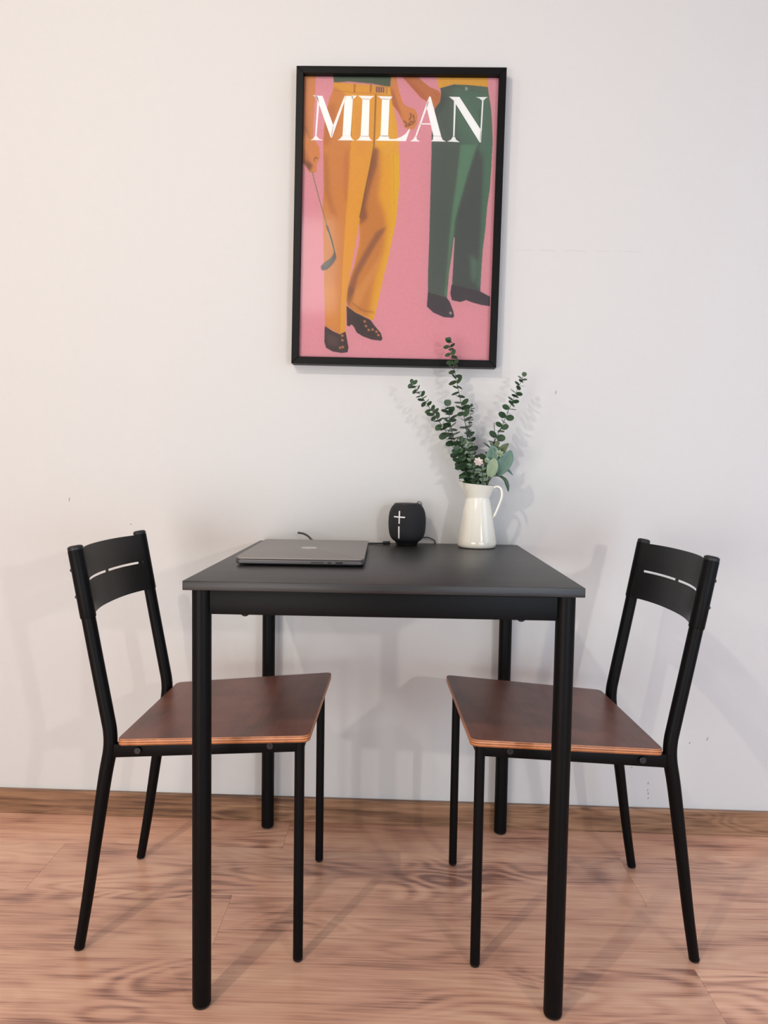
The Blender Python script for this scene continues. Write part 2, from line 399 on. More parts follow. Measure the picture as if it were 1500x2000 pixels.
    bmesh.ops.delete(bm, geom=[v for v in bm.verts if not v.link_faces], context='VERTS')
    obj('backrest', bm, M['plate'], c)
    return c
def copy_tree(o, parent=None):
    c = o.copy(); col.objects.link(c); c.parent = parent
    for ch in list(o.children): copy_tree(ch, c)
    return c
ch1 = make_chair()
ch2 = copy_tree(ch1)
ch1.location = (-.3145, -.017, 0); ch1.rotation_euler = (0, 0, -.008)
ch2.location = (.338, -.012, 0); ch2.rotation_euler = (0, 0, PI + .045)
tag(ch1, 'black metal chair with brown plywood seat left of the table, facing right', 'chair', 'chairs at the table')
tag(ch2, 'black metal chair with brown plywood seat right of the table, facing left', 'chair', 'chairs at the table')

# ---------------------------------------------------------------- framed poster
FW, FH, FB, FD = .5203, .7319, .0178, .034
fr = empty('framed_poster', WF(.0098, 0, 1.5776), 0, 'black-framed MILAN poster of two people in yellow and green trousers on pink', 'poster')
fr.rotation_mode = 'XYZ'; fr.rotation_euler = (0, .0103, WA)
def bar(pts):  # mitred bar from quad in x,z extruded in y
    bm = bmesh.new()
    A = [bm.verts.new((x, -FD, z)) for x, z in pts]; B = [bm.verts.new((x, -.0003, z)) for x, z in pts]
    fs = [bm.faces.new(A), bm.faces.new(B[::-1])]
    for k in range(4): fs.append(bm.faces.new((A[k], B[k], B[(k + 1) % 4], A[(k + 1) % 4])))
    bmesh.ops.bevel(bm, geom=list(bm.edges), offset=.0008, segments=1, affect='EDGES')
    return obj('frame_side', bm, M['frame'], fr, smooth=False)
a, b_, c_, d_ = FW / 2, FH / 2, FW / 2 - FB, FH / 2 - FB
bar([(-a, -b_), (a, -b_), (c_, -d_), (-c_, -d_)]); bar([(-a, b_), (-c_, d_), (c_, d_), (a, b_)])
bar([(-a, -b_), (-c_, -d_), (-c_, d_), (-a, b_)]); bar([(a, -b_), (a, b_), (c_, d_), (c_, -d_)])
bm = bmesh.new(); box(bm, -c_ - .001, c_ + .001, -.018, -.004, -d_ - .001, d_ + .001); obj('backing_board', bm, M['frame'], fr, smooth=False)

# --- the print: drawn as flat colour shapes, rasterised to vertex colours
SC = .5; RW, RH = 760, 1010      # raster at half the tracing scale
img = np.zeros((RH, RW, 3), np.float32); img[:] = lin((236, 160, 172))
def mask(poly, blur=0):
    P = np.array(poly, float) * SC
    x0, y0 = np.maximum(np.floor(P.min(0)).astype(int) - 1, 0); x1 = min(int(P[:, 0].max()) + 2, RW); y1 = min(int(P[:, 1].max()) + 2, RH)
    m = np.zeros((RH, RW), np.float32)
    if x1 <= x0 or y1 <= y0: return m
    acc = np.zeros((y1 - y0, x1 - x0), np.float32)
    for ox in (.25, .75):
        for oy in (.25, .75):
            X, Y = np.meshgrid(np.arange(x0, x1) + ox, np.arange(y0, y1) + oy); ins = np.zeros(X.shape, bool)
            for i in range(len(P)):
                (xa, ya), (xb, yb) = P[i - 1], P[i]
                if ya == yb: continue
                cnd = ((ya > Y) != (yb > Y)) & (X < (xb - xa) * (Y - ya) / (yb - ya) + xa); ins ^= cnd
            acc += ins * .25
    m[y0:y1, x0:x1] = acc
    for _ in range(2 if blur else 0):
        r = int(blur)
        for ax in (0, 1):
            c = np.cumsum(np.pad(m, [(r + 1, r) if k == ax else (0, 0) for k in (0, 1)], mode='edge'), axis=ax)
            n_ = m.shape[ax]
            m = (np.take(c, np.arange(2 * r + 1, 2 * r + 1 + n_), ax) - np.take(c, np.arange(0, n_), ax)) / (2 * r + 1)
    return m
def paint(poly, c, blur=0, clip=None, op=1):
    m = mask(poly, blur) * op
    if clip is not None: m = m * clip
    img[:] = img * (1 - m[..., None]) + np.array(lin(c), np.float32) * m[..., None]
    return m
def line(pts, wd, c, clip=None, blur=0, op=1):
    P = [Vector(p) for p in pts]
    for p, q in zip(P, P[1:]):
        d = (q - p).normalized(); nn = Vector((-d.y, d.x)) * wd / 2
        paint([p + nn, q + nn, q - nn, p - nn], c, blur, clip, op)
# green shirt
paint([(297, 100), (692, 100), (683, 182), (560, 158), (400, 143), (303, 152)], (80, 100, 80))
# yellow trousers: front leg and rear leg
legF = [(303, 148), (683, 178), (700, 330), (640, 600), (580, 560), (545, 700), (505, 900), (476, 1062), (462, 1150), (435, 1290), (402, 1480), (390, 1600), (387, 1790), (350, 1805), (300, 1780), (250, 1752),
        (243, 1500), (238, 1300), (235, 1100), (232, 967), (237, 850), (235, 700), (233, 550), (240, 430), (250, 350), (270, 270), (298, 200)]
legR = [(560, 170), (683, 178), (690, 240), (705, 330), (725, 430), (735, 540), (740, 650), (742, 800), (735, 900), (728, 967), (722, 1050), (700, 1150), (670, 1300), (640, 1420), (615, 1530), (590, 1640), (575, 1712),
        (560, 1712), (500, 1685), (440, 1655), (400, 1620), (388, 1575), (400, 1500), (415, 1430), (440, 1360), (470, 1230), (480, 1170), (472, 1065), (505, 900), (545, 700)]
mR = paint(legR, (240, 176, 52))
paint([(560, 570), (612, 590), (615, 760), (600, 900), (640, 1000), (655, 1100), (640, 1250), (590, 1400), (560, 1560), (540, 1700), (400, 1640), (380, 1560), (420, 1420), (470, 1230), (470, 1050)], (214, 140, 66), 8, mR)
paint([(690, 500), (760, 500), (750, 1000), (700, 1200), (600, 1660), (580, 1640), (640, 1400), (690, 1100)], (240, 190, 44), 6, mR)
paint([(560, 570), (600, 590), (590, 700), (545, 850), (520, 960), (530, 1040), (480, 1090), (472, 1000), (520, 820)], (150, 92, 60), 5, mR, .9)
paint([(655, 1095), (640, 1130), (560, 1260), (470, 1420), (440, 1540), (400, 1560), (400, 1500), (440, 1390), (500, 1280), (590, 1130)], (158, 100, 70), 4, mR, .9)
paint([(640, 1250), (610, 1300), (540, 1400), (450, 1520), (430, 1620), (470, 1640), (520, 1520), (590, 1400)], (228, 158, 84), 5, mR, .8)
paint([(388, 1560), (405, 1490), (440, 1500), (430, 1570), (400, 1630)], (140, 92, 66), 4, mR, .8)
line([(430, 1600), (500, 1650), (572, 1662)], 8, (160, 98, 52), mR, 2, .8)
mF = paint(legF, (240, 172, 60))
paint([(225, 150), (330, 190), (425, 260), (412, 560), (398, 760), (385, 967), (370, 1200), (356, 1450), (344, 1810), (200, 1810), (200, 300)], (222, 146, 72), 3, mF)
paint([(225, 320), (310, 280), (330, 420), (260, 560), (225, 560)], (200, 118, 60), 9, mF, .8)
paint([(235, 600), (262, 640), (280, 860), (300, 960), (340, 1050), (290, 1010), (240, 870)], (186, 116, 62), 6, mF, .7)
paint([(372, 640), (400, 560), (404, 760), (388, 960), (372, 900)], (206, 128, 66), 5, mF, .8)
paint([(440, 300), (540, 320), (545, 520), (500, 640), (440, 560)], (228, 160, 66), 12, mF, .6)
paint([(690, 180), (640, 230), (580, 540), (640, 620), (742, 620), (742, 300)], (240, 180, 58), 3, np.maximum(mF, mR))
paint([(236, 1460), (330, 1500), (340, 1800), (250, 1750)], (232, 160, 74), 8, mF, .5)
line([(425, 262), (413, 560), (398, 760), (385, 960), (370, 1200), (356, 1450), (345, 1800)], 4, (200, 128, 50), mF, 1, .8)
line([(425, 250), (414, 540)], 5, (150, 92, 44), mF, 1)
line([(583, 230), (577, 400), (572, 560), (548, 700), (520, 830), (495, 960), (478, 1040)], 7, (104, 62, 46), None, 1)
line([(300, 200), (440, 218), (560, 222), (682, 240)], 4, (186, 122, 40), None, 1, .8)
for x in (440, 548): line([(x, 160), (x - 3, 216)], 8, (196, 128, 40)); line([(x + 6, 160), (x + 3, 216)], 3, (130, 84, 44))
paint([(583, 178), (640, 180), (638, 218), (583, 216)], (140, 90, 84)); [line([(x, 180), (x - 1, 218)], 5, (214, 160, 110)) for x in (596, 612, 628)]
line([(656, 182), (654, 226)], 4, (150, 96, 50)); line([(303, 150), (420, 148), (560, 162), (683, 182)], 4, (170, 112, 40), None, 1, .7)
line([(700, 600), (708, 960)], 3, (214, 150, 40), mR, 1, .8)
# shoes of the first figure
shoe = (70, 56, 56)
m1 = paint([(247, 1750), (300, 1785), (348, 1806), (386, 1788), (396, 1840), (406, 1895), (400, 1925), (360, 1930), (300, 1920), (256, 1895), (244, 1855)], shoe)
m2 = paint([(392, 1618), (420, 1640), (450, 1662), (552, 1712), (578, 1748), (622, 1800), (633, 1838), (622, 1850), (560, 1842), (500, 1820), (460, 1795), (440, 1755), (425, 1742), (410, 1755), (394, 1748)], shoe)
paint([(260, 1800), (340, 1830), (330, 1890), (270, 1870)], (104, 80, 76), 6, m1, .7); paint([(450, 1690), (540, 1740), (560, 1800), (490, 1790)], (60, 48, 50), 5, m2, .7)
for x, y in ((513, 1722), (522, 1752), (540, 1778), (566, 1775), (592, 1790), (605, 1812), (364, 1815), (365, 1845), (368, 1890), (350, 1895)):
    paint([(x - 7, y - 7), (x + 6, y - 5), (x + 8, y + 6), (x - 5, y + 7)], (226, 150, 96), 1, None, .9)
# left arm with hand and golf club
skin, sk2, sk3 = (226, 148, 84), (188, 108, 64), (130, 78, 62)
mA = paint([(90, 100), (182, 100), (178, 250), (168, 400), (165, 500), (185, 540), (208, 575), (212, 630), (205, 660), (190, 690), (192, 735), (170, 745), (140, 738), (118, 700), (85, 665), (60, 660), (60, 100)], skin)
paint([(60, 100), (128, 100), (118, 300), (140, 480), (60, 520)], sk2, 8, mA, .8); paint([(70, 560), (120, 600), (150, 700), (110, 700), (60, 660)], sk2, 6, mA, .8)
paint([(100, 655), (140, 670), (165, 690), (150, 735), (120, 712)], sk3, 4, mA, .9); line([(172, 665), (180, 640), (200, 650)], 6, sk3, mA, 1); line([(100, 420), (150, 520)], 8, sk3, mA, 3, .5)
line([(160, 735), (205, 905), (258, 1085)], 7, (150, 138, 98)); line([(258, 1088), (288, 1180), (318, 1300)], 13, (84, 80, 72)); line([(266, 1130), (305, 1262)], 4, (200, 190, 150))
paint([(305, 1275), (322, 1285), (320, 1312), (295, 1350), (262, 1380), (228, 1386), (217, 1362), (240, 1335), (285, 1305)], (92, 86, 82)); paint([(240, 1345), (290, 1315), (296, 1325), (250, 1365)], (126, 118, 108), 3, None, .7)
# right arm of the first figure
mB = paint([(684, 100), (716, 100), (735, 200), (765, 290), (800, 312), (845, 328), (862, 370), (856, 425), (838, 456), (802, 462), (772, 440), (758, 400), (728, 340), (694, 300), (678, 200)], skin)
paint([(684, 180), (700, 200), (740, 320), (770, 400), (730, 345), (690, 300)], sk2, 4, mB, .9)
for q in ([(768, 400), (790, 420), (780, 445)], [(805, 400), (820, 372), (812, 350)], [(838, 395), (832, 360)], [(790, 440), (830, 420), (845, 400)], [(800, 430), (812, 410), (832, 405)]): line(q, 9, (140, 84, 62), mB, 1)
# right figure
mS = paint([(985, 100), (1330, 100), (1330, 182), (1180, 167), (1080, 167), (1003, 195)], (238, 176, 60))
mC = paint([(745, 100), (850, 100), (890, 140), (940, 180), (1000, 205), (1018, 228), (1012, 280), (978, 322), (950, 300), (915, 272), (880, 250), (840, 205), (790, 150)], (206, 126, 76))
paint([(760, 118), (800, 125), (900, 225), (920, 275), (840, 205)], sk2, 5, mC, .8); line([(960, 210), (1000, 240)], 5, sk2, mC, 1); line([(950, 240), (1000, 270)], 5, sk2, mC, 1)
g1 = (86, 100, 90)
tr = [(1012, 188), (1100, 164), (1200, 168), (1328, 181), (1337, 240), (1350, 320), (1358, 420), (1362, 540), (1355, 700), (1345, 850), (1328, 967), (1318, 1100), (1300, 1250), (1290, 1400), (1284, 1545), (1090, 1540), (1096, 1480),
      (1100, 1400), (1108, 1250), (1112, 1172), (1106, 1168), (1092, 1290), (1076, 1400), (1062, 1570), (935, 1532), (935, 1400), (942, 1200), (947, 967), (950, 800), (955, 600), (955, 500), (965, 400), (976, 322), (1010, 280), (1018, 230)]
mG = paint(tr, g1)
paint([(1100, 180), (1380, 180), (1380, 620), (1180, 600), (1100, 420)], (88, 120, 100), 12, mG)
paint([(1150, 560), (1262, 560), (1190, 780), (1120, 1040), (1085, 1300), (1062, 1560), (1045, 1560), (1075, 1200), (1100, 967), (1128, 760)], (100, 142, 112), 3, mG)
paint([(1262, 560), (1300, 700), (1290, 1000), (1280, 1540), (1088, 1540), (1112, 1170), (1118, 1060), (1190, 800)], (80, 88, 84), 4, mG)
paint([(1310, 560), (1380, 560), (1330, 1100), (1290, 1500), (1265, 1500), (1290, 1100)], (84, 124, 100), 5, mG)
paint([(1215, 1280), (1270, 1330), (1250, 1480), (1225, 1440)], (100, 130, 112), 6, mG, .8)
paint([(950, 560), (1060, 560), (1060, 1500), (930, 1500)], (84, 98, 90), 8, mG, .7); paint([(1015, 200), (1060, 260), (1020, 340), (975, 400), (975, 320)], (70, 84, 78), 5, mG, .8)
line([(1272, 330), (1278, 560), (1262, 580)], 4, (62, 78, 70), mG, 1); line([(1015, 190), (1120, 175), (1200, 200), (1328, 222)], 3, (66, 84, 74), mG, 1, .8)
paint([(1178, 182), (1194, 182), (1194, 202), (1178, 202)], (170, 180, 160), 1)
s2 = (72, 66, 72)
paint([(934, 1528), (1062, 1568), (1082, 1595), (1105, 1655), (1112, 1690), (1100, 1700), (1040, 1695), (972, 1665), (928, 1625), (932, 1560)], s2); paint([(1080, 1660), (1094, 1662), (1092, 1676), (1080, 1674)], (200, 180, 176), 1)
paint([(1092, 1480), (1284, 1525), (1330, 1550), (1350, 1560), (1350, 1624), (1290, 1615), (1235, 1600), (1190, 1583), (1152, 1596), (1095, 1583), (1084, 1540)], s2)
nz = np.random.RandomState(4).normal(0, 1, (RH, RW)).astype(np.float32)
img[:] = img * .78 + .022
img *= (1 + .035 * (nz + np.roll(nz, 1, 0) + np.roll(nz, 1, 1)) / 1.7)[..., None]
# homography: print square (u right, v down) -> tracing coordinates
def homog(src, dst):
    A = []
    for (x, y), (X, Y) in zip(src, dst):
        A.append([x, y, 1, 0, 0, 0, -X * x, -X * y, -X]); A.append([0, 0, 0, x, y, 1, -Y * x, -Y * y, -Y])
    return np.linalg.svd(np.array(A, float))[2][-1].reshape(3, 3)
UQ = [(107, 110), (1400, 123), (1343, 1987), (77, 1957)]; SQ = [(0, 0), (1, 0), (1, 1), (0, 1)]
Hm = homog(SQ, UQ); Hi = np.linalg.inv(Hm)
NX, NY = 400, 590
uu, vv = np.meshgrid(np.linspace(0, 1, NX), np.linspace(0, 1, NY))
q = np.stack([uu.ravel(), vv.ravel(), np.ones(NX * NY)]); t = Hm @ q; tx, ty = t[0] / t[2] * SC - .5, t[1] / t[2] * SC - .5
x0 = np.clip(tx.astype(int), 0, RW - 2); y0 = np.clip(ty.astype(int), 0, RH - 2); fx = np.clip(tx - x0, 0, 1)[:, None]; fy = np.clip(ty - y0, 0, 1)[:, None]
colr = img[y0, x0] * (1 - fx) * (1 - fy) + img[y0, x0 + 1] * fx * (1 - fy) + img[y0 + 1, x0] * (1 - fx) * fy + img[y0 + 1, x0 + 1] * fx * fy
PWd, PHt, PY = 2 * c_, 2 * d_, -.0186
co = np.zeros((NX * NY, 3), np.float32); co[:, 0] = (uu.ravel() - .5) * PWd; co[:, 2] = (.5 - vv.ravel()) * PHt; co[:, 1] = PY
me = bpy.data.meshes.new('print'); nf = (NX - 1) * (NY - 1)
ii = (np.arange(NY - 1)[:, None] * NX + np.arange(NX - 1)[None]).ravel()
idx = np.stack([ii, ii + NX, ii + NX + 1, ii + 1], 1).ravel().astype(np.int32)
me.vertices.add(NX * NY); me.vertices.foreach_set('co', co.ravel()); me.loops.add(nf * 4); me.loops.foreach_set('vertex_index', idx)
me.polygons.add(nf); me.polygons.foreach_set('loop_start', np.arange(0, nf * 4, 4, dtype=np.int32)); me.update()
ca = me.color_attributes.new('print_ink', 'FLOAT_COLOR', 'POINT')
ca.data.foreach_set('color', np.concatenate([np.clip(colr, 0, 1), np.ones((NX * NY, 1))], 1).astype(np.float32).ravel())
m, nt, b = newmat('printed_paper'); at_ = nd(nt, 'ShaderNodeAttribute', attribute_name='print_ink'); nt.links.new(at_.outputs['Color'], b.inputs['Base Color'])
b.inputs['Roughness'].default_value = .7; b.inputs['Specular IOR Level'].default_value = .2
link_mesh('poster_print', me, m, fr)
# lettering
GL = [
 [(172, 236), (228, 238), (303, 440), (290, 512), (283, 512), (195, 264)], [(296, 440), (374, 240), (386, 240), (292, 512), (285, 500)],
 [(376, 238), (432, 240), (415, 502), (362, 500)], [(420, 236), (457, 237), (447, 248), (425, 264)], [(328, 530), (345, 520), (363, 499), (415, 499), (425, 521), (442, 531)],
 [(195, 255), (206, 285), (189, 502), (179, 502)], [(148, 528), (166, 519), (179, 500), (189, 500), (205, 519), (233, 530)], [(162, 233), (190, 235), (205, 268), (195, 268), (180, 246)],
 [(494, 256), (542, 258), (536, 508), (482, 506)], [(464, 237), (573, 240), (560, 248), (542, 264), (494, 262), (480, 248)], [(452, 531), (470, 521), (482, 500), (536, 502), (548, 523), (563, 534)],
 [(624, 258), (675, 260), (665, 508), (615, 506)], [(594, 240), (693, 243), (688, 252), (675, 264), (624, 262), (608, 249)],
 [(580, 532), (600, 521), (615, 498), (665, 498), (674, 522), (715, 522), (752, 508), (782, 488), (806, 455), (812, 458), (784, 537)],
 [(938, 244), (948, 244), (1020, 508), (968, 504), (918, 300)], [(928, 266), (936, 284), (855, 508), (845, 506)], [(874, 419), (952, 420), (954, 428), (870, 427)],
 [(812, 538), (833, 524), (845, 502), (855, 502), (856, 525), (878, 539)], [(950, 538), (964, 527), (967, 500), (1018, 504), (1028, 527), (1050, 540)],
 [(1104, 270), (1116, 290), (1108, 510), (1098, 510)], [(1070, 245), (1140, 247), (1288, 470), (1284, 546), (1276, 546), (1100, 268)], [(1060, 539), (1085, 527), (1098, 504), (1108, 504), (1118, 527), (1142, 544)],
 [(1291, 262), (1301, 262), (1285, 546), (1277, 530)], [(1250, 248), (1329, 248), (1314, 256), (1301, 272), (1291, 272), (1274, 257)]]
bm = bmesh.new()
for k, g_ in enumerate(GL):
    vs_ = []
    for x, y in g_:
        h = Hi @ np.array([x, y, 1.0]); u, v = h[0] / h[2], h[1] / h[2]
        vs_.append(bm.verts.new(((u - .5) * PWd, PY - .0002, (.5 - v) * PHt)))
    bm.faces.new(vs_)
r = bmesh.ops.extrude_face_region(bm, geom=list(bm.faces), use_keep_orig=True)
for v in r['geom']:
    if isinstance(v, bmesh.types.BMVert): v.co.y -= .0003
bmesh.ops.triangulate(bm, faces=bm.faces, ngon_method='EAR_CLIP')
wl = simple('white_ink', (250, 250, 250), .6)
o = obj('lettering', bm, wl, fr, smooth=False); o['label'] = 'white MILAN lettering in serif capitals'
# glass
m = bpy.data.materials.new('picture_glass'); m.use_nodes = True; nt = m.node_tree; nt.nodes.clear()
out_ = nt.nodes.new('ShaderNodeOutputMaterial'); tr_ = nt.nodes.new('ShaderNodeBsdfTransparent'); gl = nd(nt, 'ShaderNodeBsdfGlossy', Roughness=.09)
fz = nd(nt, 'ShaderNodeFresnel', IOR=1.5); mx = nt.nodes.new('ShaderNodeMixShader')
nt.links.new(fz.outputs[0], mx.inputs[0]); nt.links.new(tr_.outputs[0], mx.inputs[1]); nt.links.new(gl.outputs[0], mx.inputs[2]); nt.links.new(mx.outputs[0], out_.inputs[0])
bm = bmesh.new(); v = [bm.verts.new(p) for p in ((-c_ - .0005, -.0235, -d_ - .0005), (c_ + .0005, -.0235, -d_ - .0005), (c_ + .0005, -.0235, d_ + .0005), (-c_ - .0005, -.0235, d_ + .0005))]; bm.faces.new(v)
obj('glass_pane', bm, m, fr, smooth=False)

# ---------------------------------------------------------------- laptop
lap = empty('laptop', (-.169, .0375, TH), .016, 'closed space-grey laptop lying on the left of the table', 'laptop')
LW, LD = .250, .355
def slab(x, y, z0, z1, r, bev, n=6):
    bm = bmesh.new(); pts = []
    for sx, sy_, a0 in ((1, 1, 0), (-1, 1, PI / 2), (-1, -1, PI), (1, -1, 1.5 * PI)):
        for k in range(n + 1):
            a = a0 + PI / 2 * k / n; pts.append((sx * (x - r) + r * math.cos(a), sy_ * (y - r) + r * math.sin(a)))
    lv = [(z0, bev * 1.6), (z0 + bev * .5, bev * .5), (z0 + bev, 0), (z1 - bev * .4, 0), (z1 - bev * .1, bev * .2), (z1, bev * .5)]
    rings = [[bm.verts.new((px * (1 - ins / x), py * (1 - ins / y), z)) for px, py in pts] for z, ins in lv]
    for A, B in zip(rings, rings[1:]):
        for k in range(len(pts)): bm.faces.new((A[k], A[(k + 1) % len(pts)], B[(k + 1) % len(pts)], B[k]))
    bm.faces.new(rings[0][::-1]); bm.faces.new(rings[-1]); return bm
base = obj('base', slab(LW / 2, LD / 2, .0018, .0122, .010, .0035), M['laptop_dark'], lap)
obj('lid', slab(LW / 2, LD / 2, .0126, .0164, .010, .0008), M['laptop'], lap)
for sx in (-1, 1):
    for sy_ in (-1, 1):
        bm = bmesh.new(); lathe(bm, [(0, 0), (.006, 0), (.007, .0006), (.0065, .0022)], 20, sx * .1, sy_ * .15); obj('foot', bm, M['rubber'], lap)
yf = -LD / 2
for name, x0, x1, z0, z1 in (('card_slot', .022, .047, .0072, .0088), ('usb_port', .055, .062, .0066, .0090), ('video_port', .070, .084, .0062, .0094)):
    bm = bmesh.new(); box(bm, x0, x1, yf - .0002, yf + .001, z0, z1, .0002, 1); obj(name, bm, M['port'], base)
# small mark on the lid seen edge-on (bright oval with a bite)
bm = bmesh.new(); N = 40; vv_ = []
for k in range(N):
    a = 2 * PI * k / N; r = .020 * (1 - .10 * max(0, math.cos(a - PI / 2)) ** 6 - .06 * max(0, math.cos(a + PI / 2)) ** 10)
    x, y = r * math.cos(a), r * .95 * math.sin(a)
    d = math.hypot(x - .022, y - .002)
    if d < .009: x -= (.009 - d)
    vv_.append(bm.verts.new((x, y, .0166)))
bm.faces.new(vv_); lf = []
for k in range(12):
    a = 2 * PI * k / 12; x, y = .007 * math.cos(a), .0028 * math.sin(a); lf.append(bm.verts.new((.024 + 0 * x + x * .8 - y * .6, x * .6 + y * .8, .0166)))
bm.faces.new(lf)
o = obj('lid_emblem', bm, M['logo'], lap, smooth=False); o['label'] = 'shiny fruit-shaped emblem on lid'; o.rotation_euler = (0, 0, -PI / 2)

# ---------------------------------------------------------------- speaker
spk = empty('speaker', (.0475, .2895, TH), .0, 'small round black fabric bluetooth speaker with white cross and bar', 'speaker')
prof = [(.0310, .010), (.0375, .0145), (.0425, .022), (.0455, .032), (.0470, .045), (.0475, .058), (.0470, .070), (.0455, .081), (.0425, .0905), (.0385, .0975), (.0340, .1025)]
def prad(z):
    for (r0, z0), (r1, z1) in zip(prof, prof[1:]):
        if z0 <= z <= z1: return r0 + (r1 - r0) * (z - z0) / (z1 - z0)
    return prof[-1][0]
sp_ = [(p.x, p.z) for p in smooth_path([(r, 0, z) for r, z in prof], 3)]
bm = bmesh.new(); lathe(bm, sp_, 64); obj('fabric_body', bm, M['knit'], spk)
bm = bmesh.new(); lathe(bm, [(0, 0), (.024, 0), (.0265, .0015), (.0275, .005), (.0312, .0102), (.0305, .0115)], 64); obj('base_ring', bm, M['rubber'], spk)
bm = bmesh.new(); lathe(bm, [(.0342, .1020), (.0338, .1038), (.0325, .1052), (.029, .1062), (.015, .1065), (0, .1065)], 64); obj('top_cap', bm, M['rubber'], spk)
bm = bmesh.new(); tube(bm, smooth_path([(.024, .004, .1063), (.029, .0, .1105), (.0345, -.001, .1075), (.0365, .0, .1005)], 5), .0016, 8); o = obj('hang_loop', bm, simple('grey_loop', (120, 118, 116), .6), spk)
def logo(x0, z0, x1, z1, wd):
    bm = bmesh.new(); A = Vector((x0, z0)); B = Vector((x1, z1)); d = (B - A).normalized(); n_ = Vector((-d.y, d.x)) * wd / 2; prev = None
    for k in range(13):
        p = A + (B - A) * k / 12; row = []
        for lift in (.0001, .0006):
            for e in (n_, -n_):
                s = p + e; r = prad(s.y) + lift; row.append(bm.verts.new((s.x, -math.sqrt(max(r * r - s.x ** 2, 1e-8)), s.y)))
        if prev: 
            for i, j in ((0, 1), (1, 3), (3, 2), (2, 0)): bm.faces.new((prev[i], prev[j], row[j], row[i]))
        else: bm.faces.new((row[0], row[1], row[3], row[2]))
        prev = row
    bm.faces.new((prev[0], prev[2], prev[3], prev[1]))
    return obj('logo_bar', bm, M['white'], spk)
logo(-.0200, .0880, -.0205, .0565, .0030); logo(-.0335, .0735, -.0062, .0728, .0030); logo(-.0210, .0500, -.0205, .0190, .0034)

# cables
c1 = bmesh.new(); tube(c1, smooth_path([(-.150, .245, TH + .004), (-.100, .268, TH + .0025), (-.055, .280, TH + .002), (-.018, .284, TH + .0035), (-.006, .285, TH + .0045)], 6), .0018, 10)
cb = obj('charging_cable', c1, M['cable']); tag(cb, 'thin black cable with plug between laptop and speaker', 'cable')
bm = bmesh.new(); tube(bm, [(-.0135, .2845, TH + .0045), (-.012, .2845, TH + .0045), (.004, .286, TH + .0047), (.0055, .286, TH + .0047)], [.0028, .0042, .0042, .0034], 12); obj('plug', bm, M['rubber'], cb)
c2 = bmesh.new(); tube(c2, smooth_path([(.090, .306, TH + .018), (.102, .316, TH + .017), (.113, .328, TH + .012), (.122, .3395, TH + .003), (.124, .3405, TH - .03), (.124, .3405, TH - .12)], 6), .0014, 8)
tag(obj('power_cable', c2, M['cable']), 'thin black cable leaving the speaker over the rear table edge', 'cable')
c3 = bmesh.new(); tube(c3, smooth_path([(-.2335, .318, TH + .0235), (-.218, .312, TH + .0215), (-.205, .303, TH + .016), (-.19, .285, TH + .006), (-.17, .262, TH + .0025), (-.14, .258, TH + .0028), (-.11, .262, TH + .0028)], 6), .0027, 10)
cc = tag(obj('laptop_cable', c3, simple('grey_cable', (62, 60, 60), .5)), 'grey cable end sticking up behind the closed laptop', 'cable')

# ---------------------------------------------------------------- pitcher
VX, VY = .2215, .262
vz = empty('pitcher', (VX, VY, TH), -.28, 'cream white enamel pitcher with looped handle holding greenery', 'pitcher')
vp = [(0, .002), (.040, .0008), (.0450, .0016), (.0478, .0050), (.0485, .0095), (.0470, .020), (.0440, .040), (.0400, .065), (.0358, .090), (.0318, .111), (.0296, .1195), (.0288, .1225),
      (.0292, .1250), (.0330, .1340), (.0370, .1440), (.0410, .1540), (.0418, .1560), (.0424, .1568), (.0420, .1576), (.0412, .1572), (.0366, .1450), (.0320, .1340), (.0284, .1240), (.029, .119), (.038, .065), (.046, .012), (0, .008)]
bm = bmesh.new(); lathe(bm, vp, 72)
for v in bm.verts:      # lip rises and reaches out towards the spout (-x)
    if v.co.z > .124:
        f = (v.co.z - .124) / .033; cth = -v.co.x / max(1e-6, math.hypot(v.co.x, v.co.y))
        sp2 = max(0, cth) ** 6
        v.co.z += f * (.0035 * cth + .005 * sp2); v.co.x -= f * .010 * sp2
obj('body', bm, M['enamel'], vz)
bm = bmesh.new()
hp = smooth_path([(.0385, 0, .1490), (.046, 0, .1525), (.055, 0, .1495), (.0595, 0, .139), (.0590, 0, .125), (.0535, 0, .108), (.0475, 0, .092), (.0425, 0, .080), (.0385, 0, .0745)], 6)
tube(bm, hp, [.0034] * (len(hp) - 6) + [.003, .0028, .0026, .0024, .0022, .002], 14)
for v in bm.verts: v.co.y *= 1.9
obj('handle', bm, M['enamel'], vz)

# ---------------------------------------------------------------- greenery
def leaf_mesh(L_, Wd, cup=.12, tip=0.0, n=14, thick=.0004, mat=None, fold=.0):
    """leaf lying in xy, base at origin, pointing +x"""
    bm = bmesh.new(); up, lo = [], []
    for sgn_, lst in ((1, up), (-1, lo)):
        c0 = []
        for k in range(n):
            a = 2 * PI * k / n; x = .5 * (1 - math.cos(a)); wy = math.sin(a) * .5
            if tip: wy *= (1 - tip * x) * (1 + .35 * tip)
            z = cup * ((x - .5) ** 2 + wy ** 2) + fold * abs(wy)
            c0.append(bm.verts.new((x * L_, wy * Wd, z * L_ + sgn_ * thick * .5)))
        cc_ = bm.verts.new((.5 * L_, 0, sgn_ * thick * .5 - (.0 if not fold else .0)))
        for k in range(n):
            f = (c0[k], c0[(k + 1) % n], cc_) if sgn_ > 0 else (c0[(k + 1) % n], c0[k], cc_); bm.faces.new(f)
        lst.extend(c0)
    for k in range(n): bm.faces.new((up[k], lo[k], lo[(k + 1) % n], up[(k + 1) % n]))
    me = bm_mesh(bm, True, 1.2); me.materials.append(mat); return me
PX = lambda x, y, Y: None
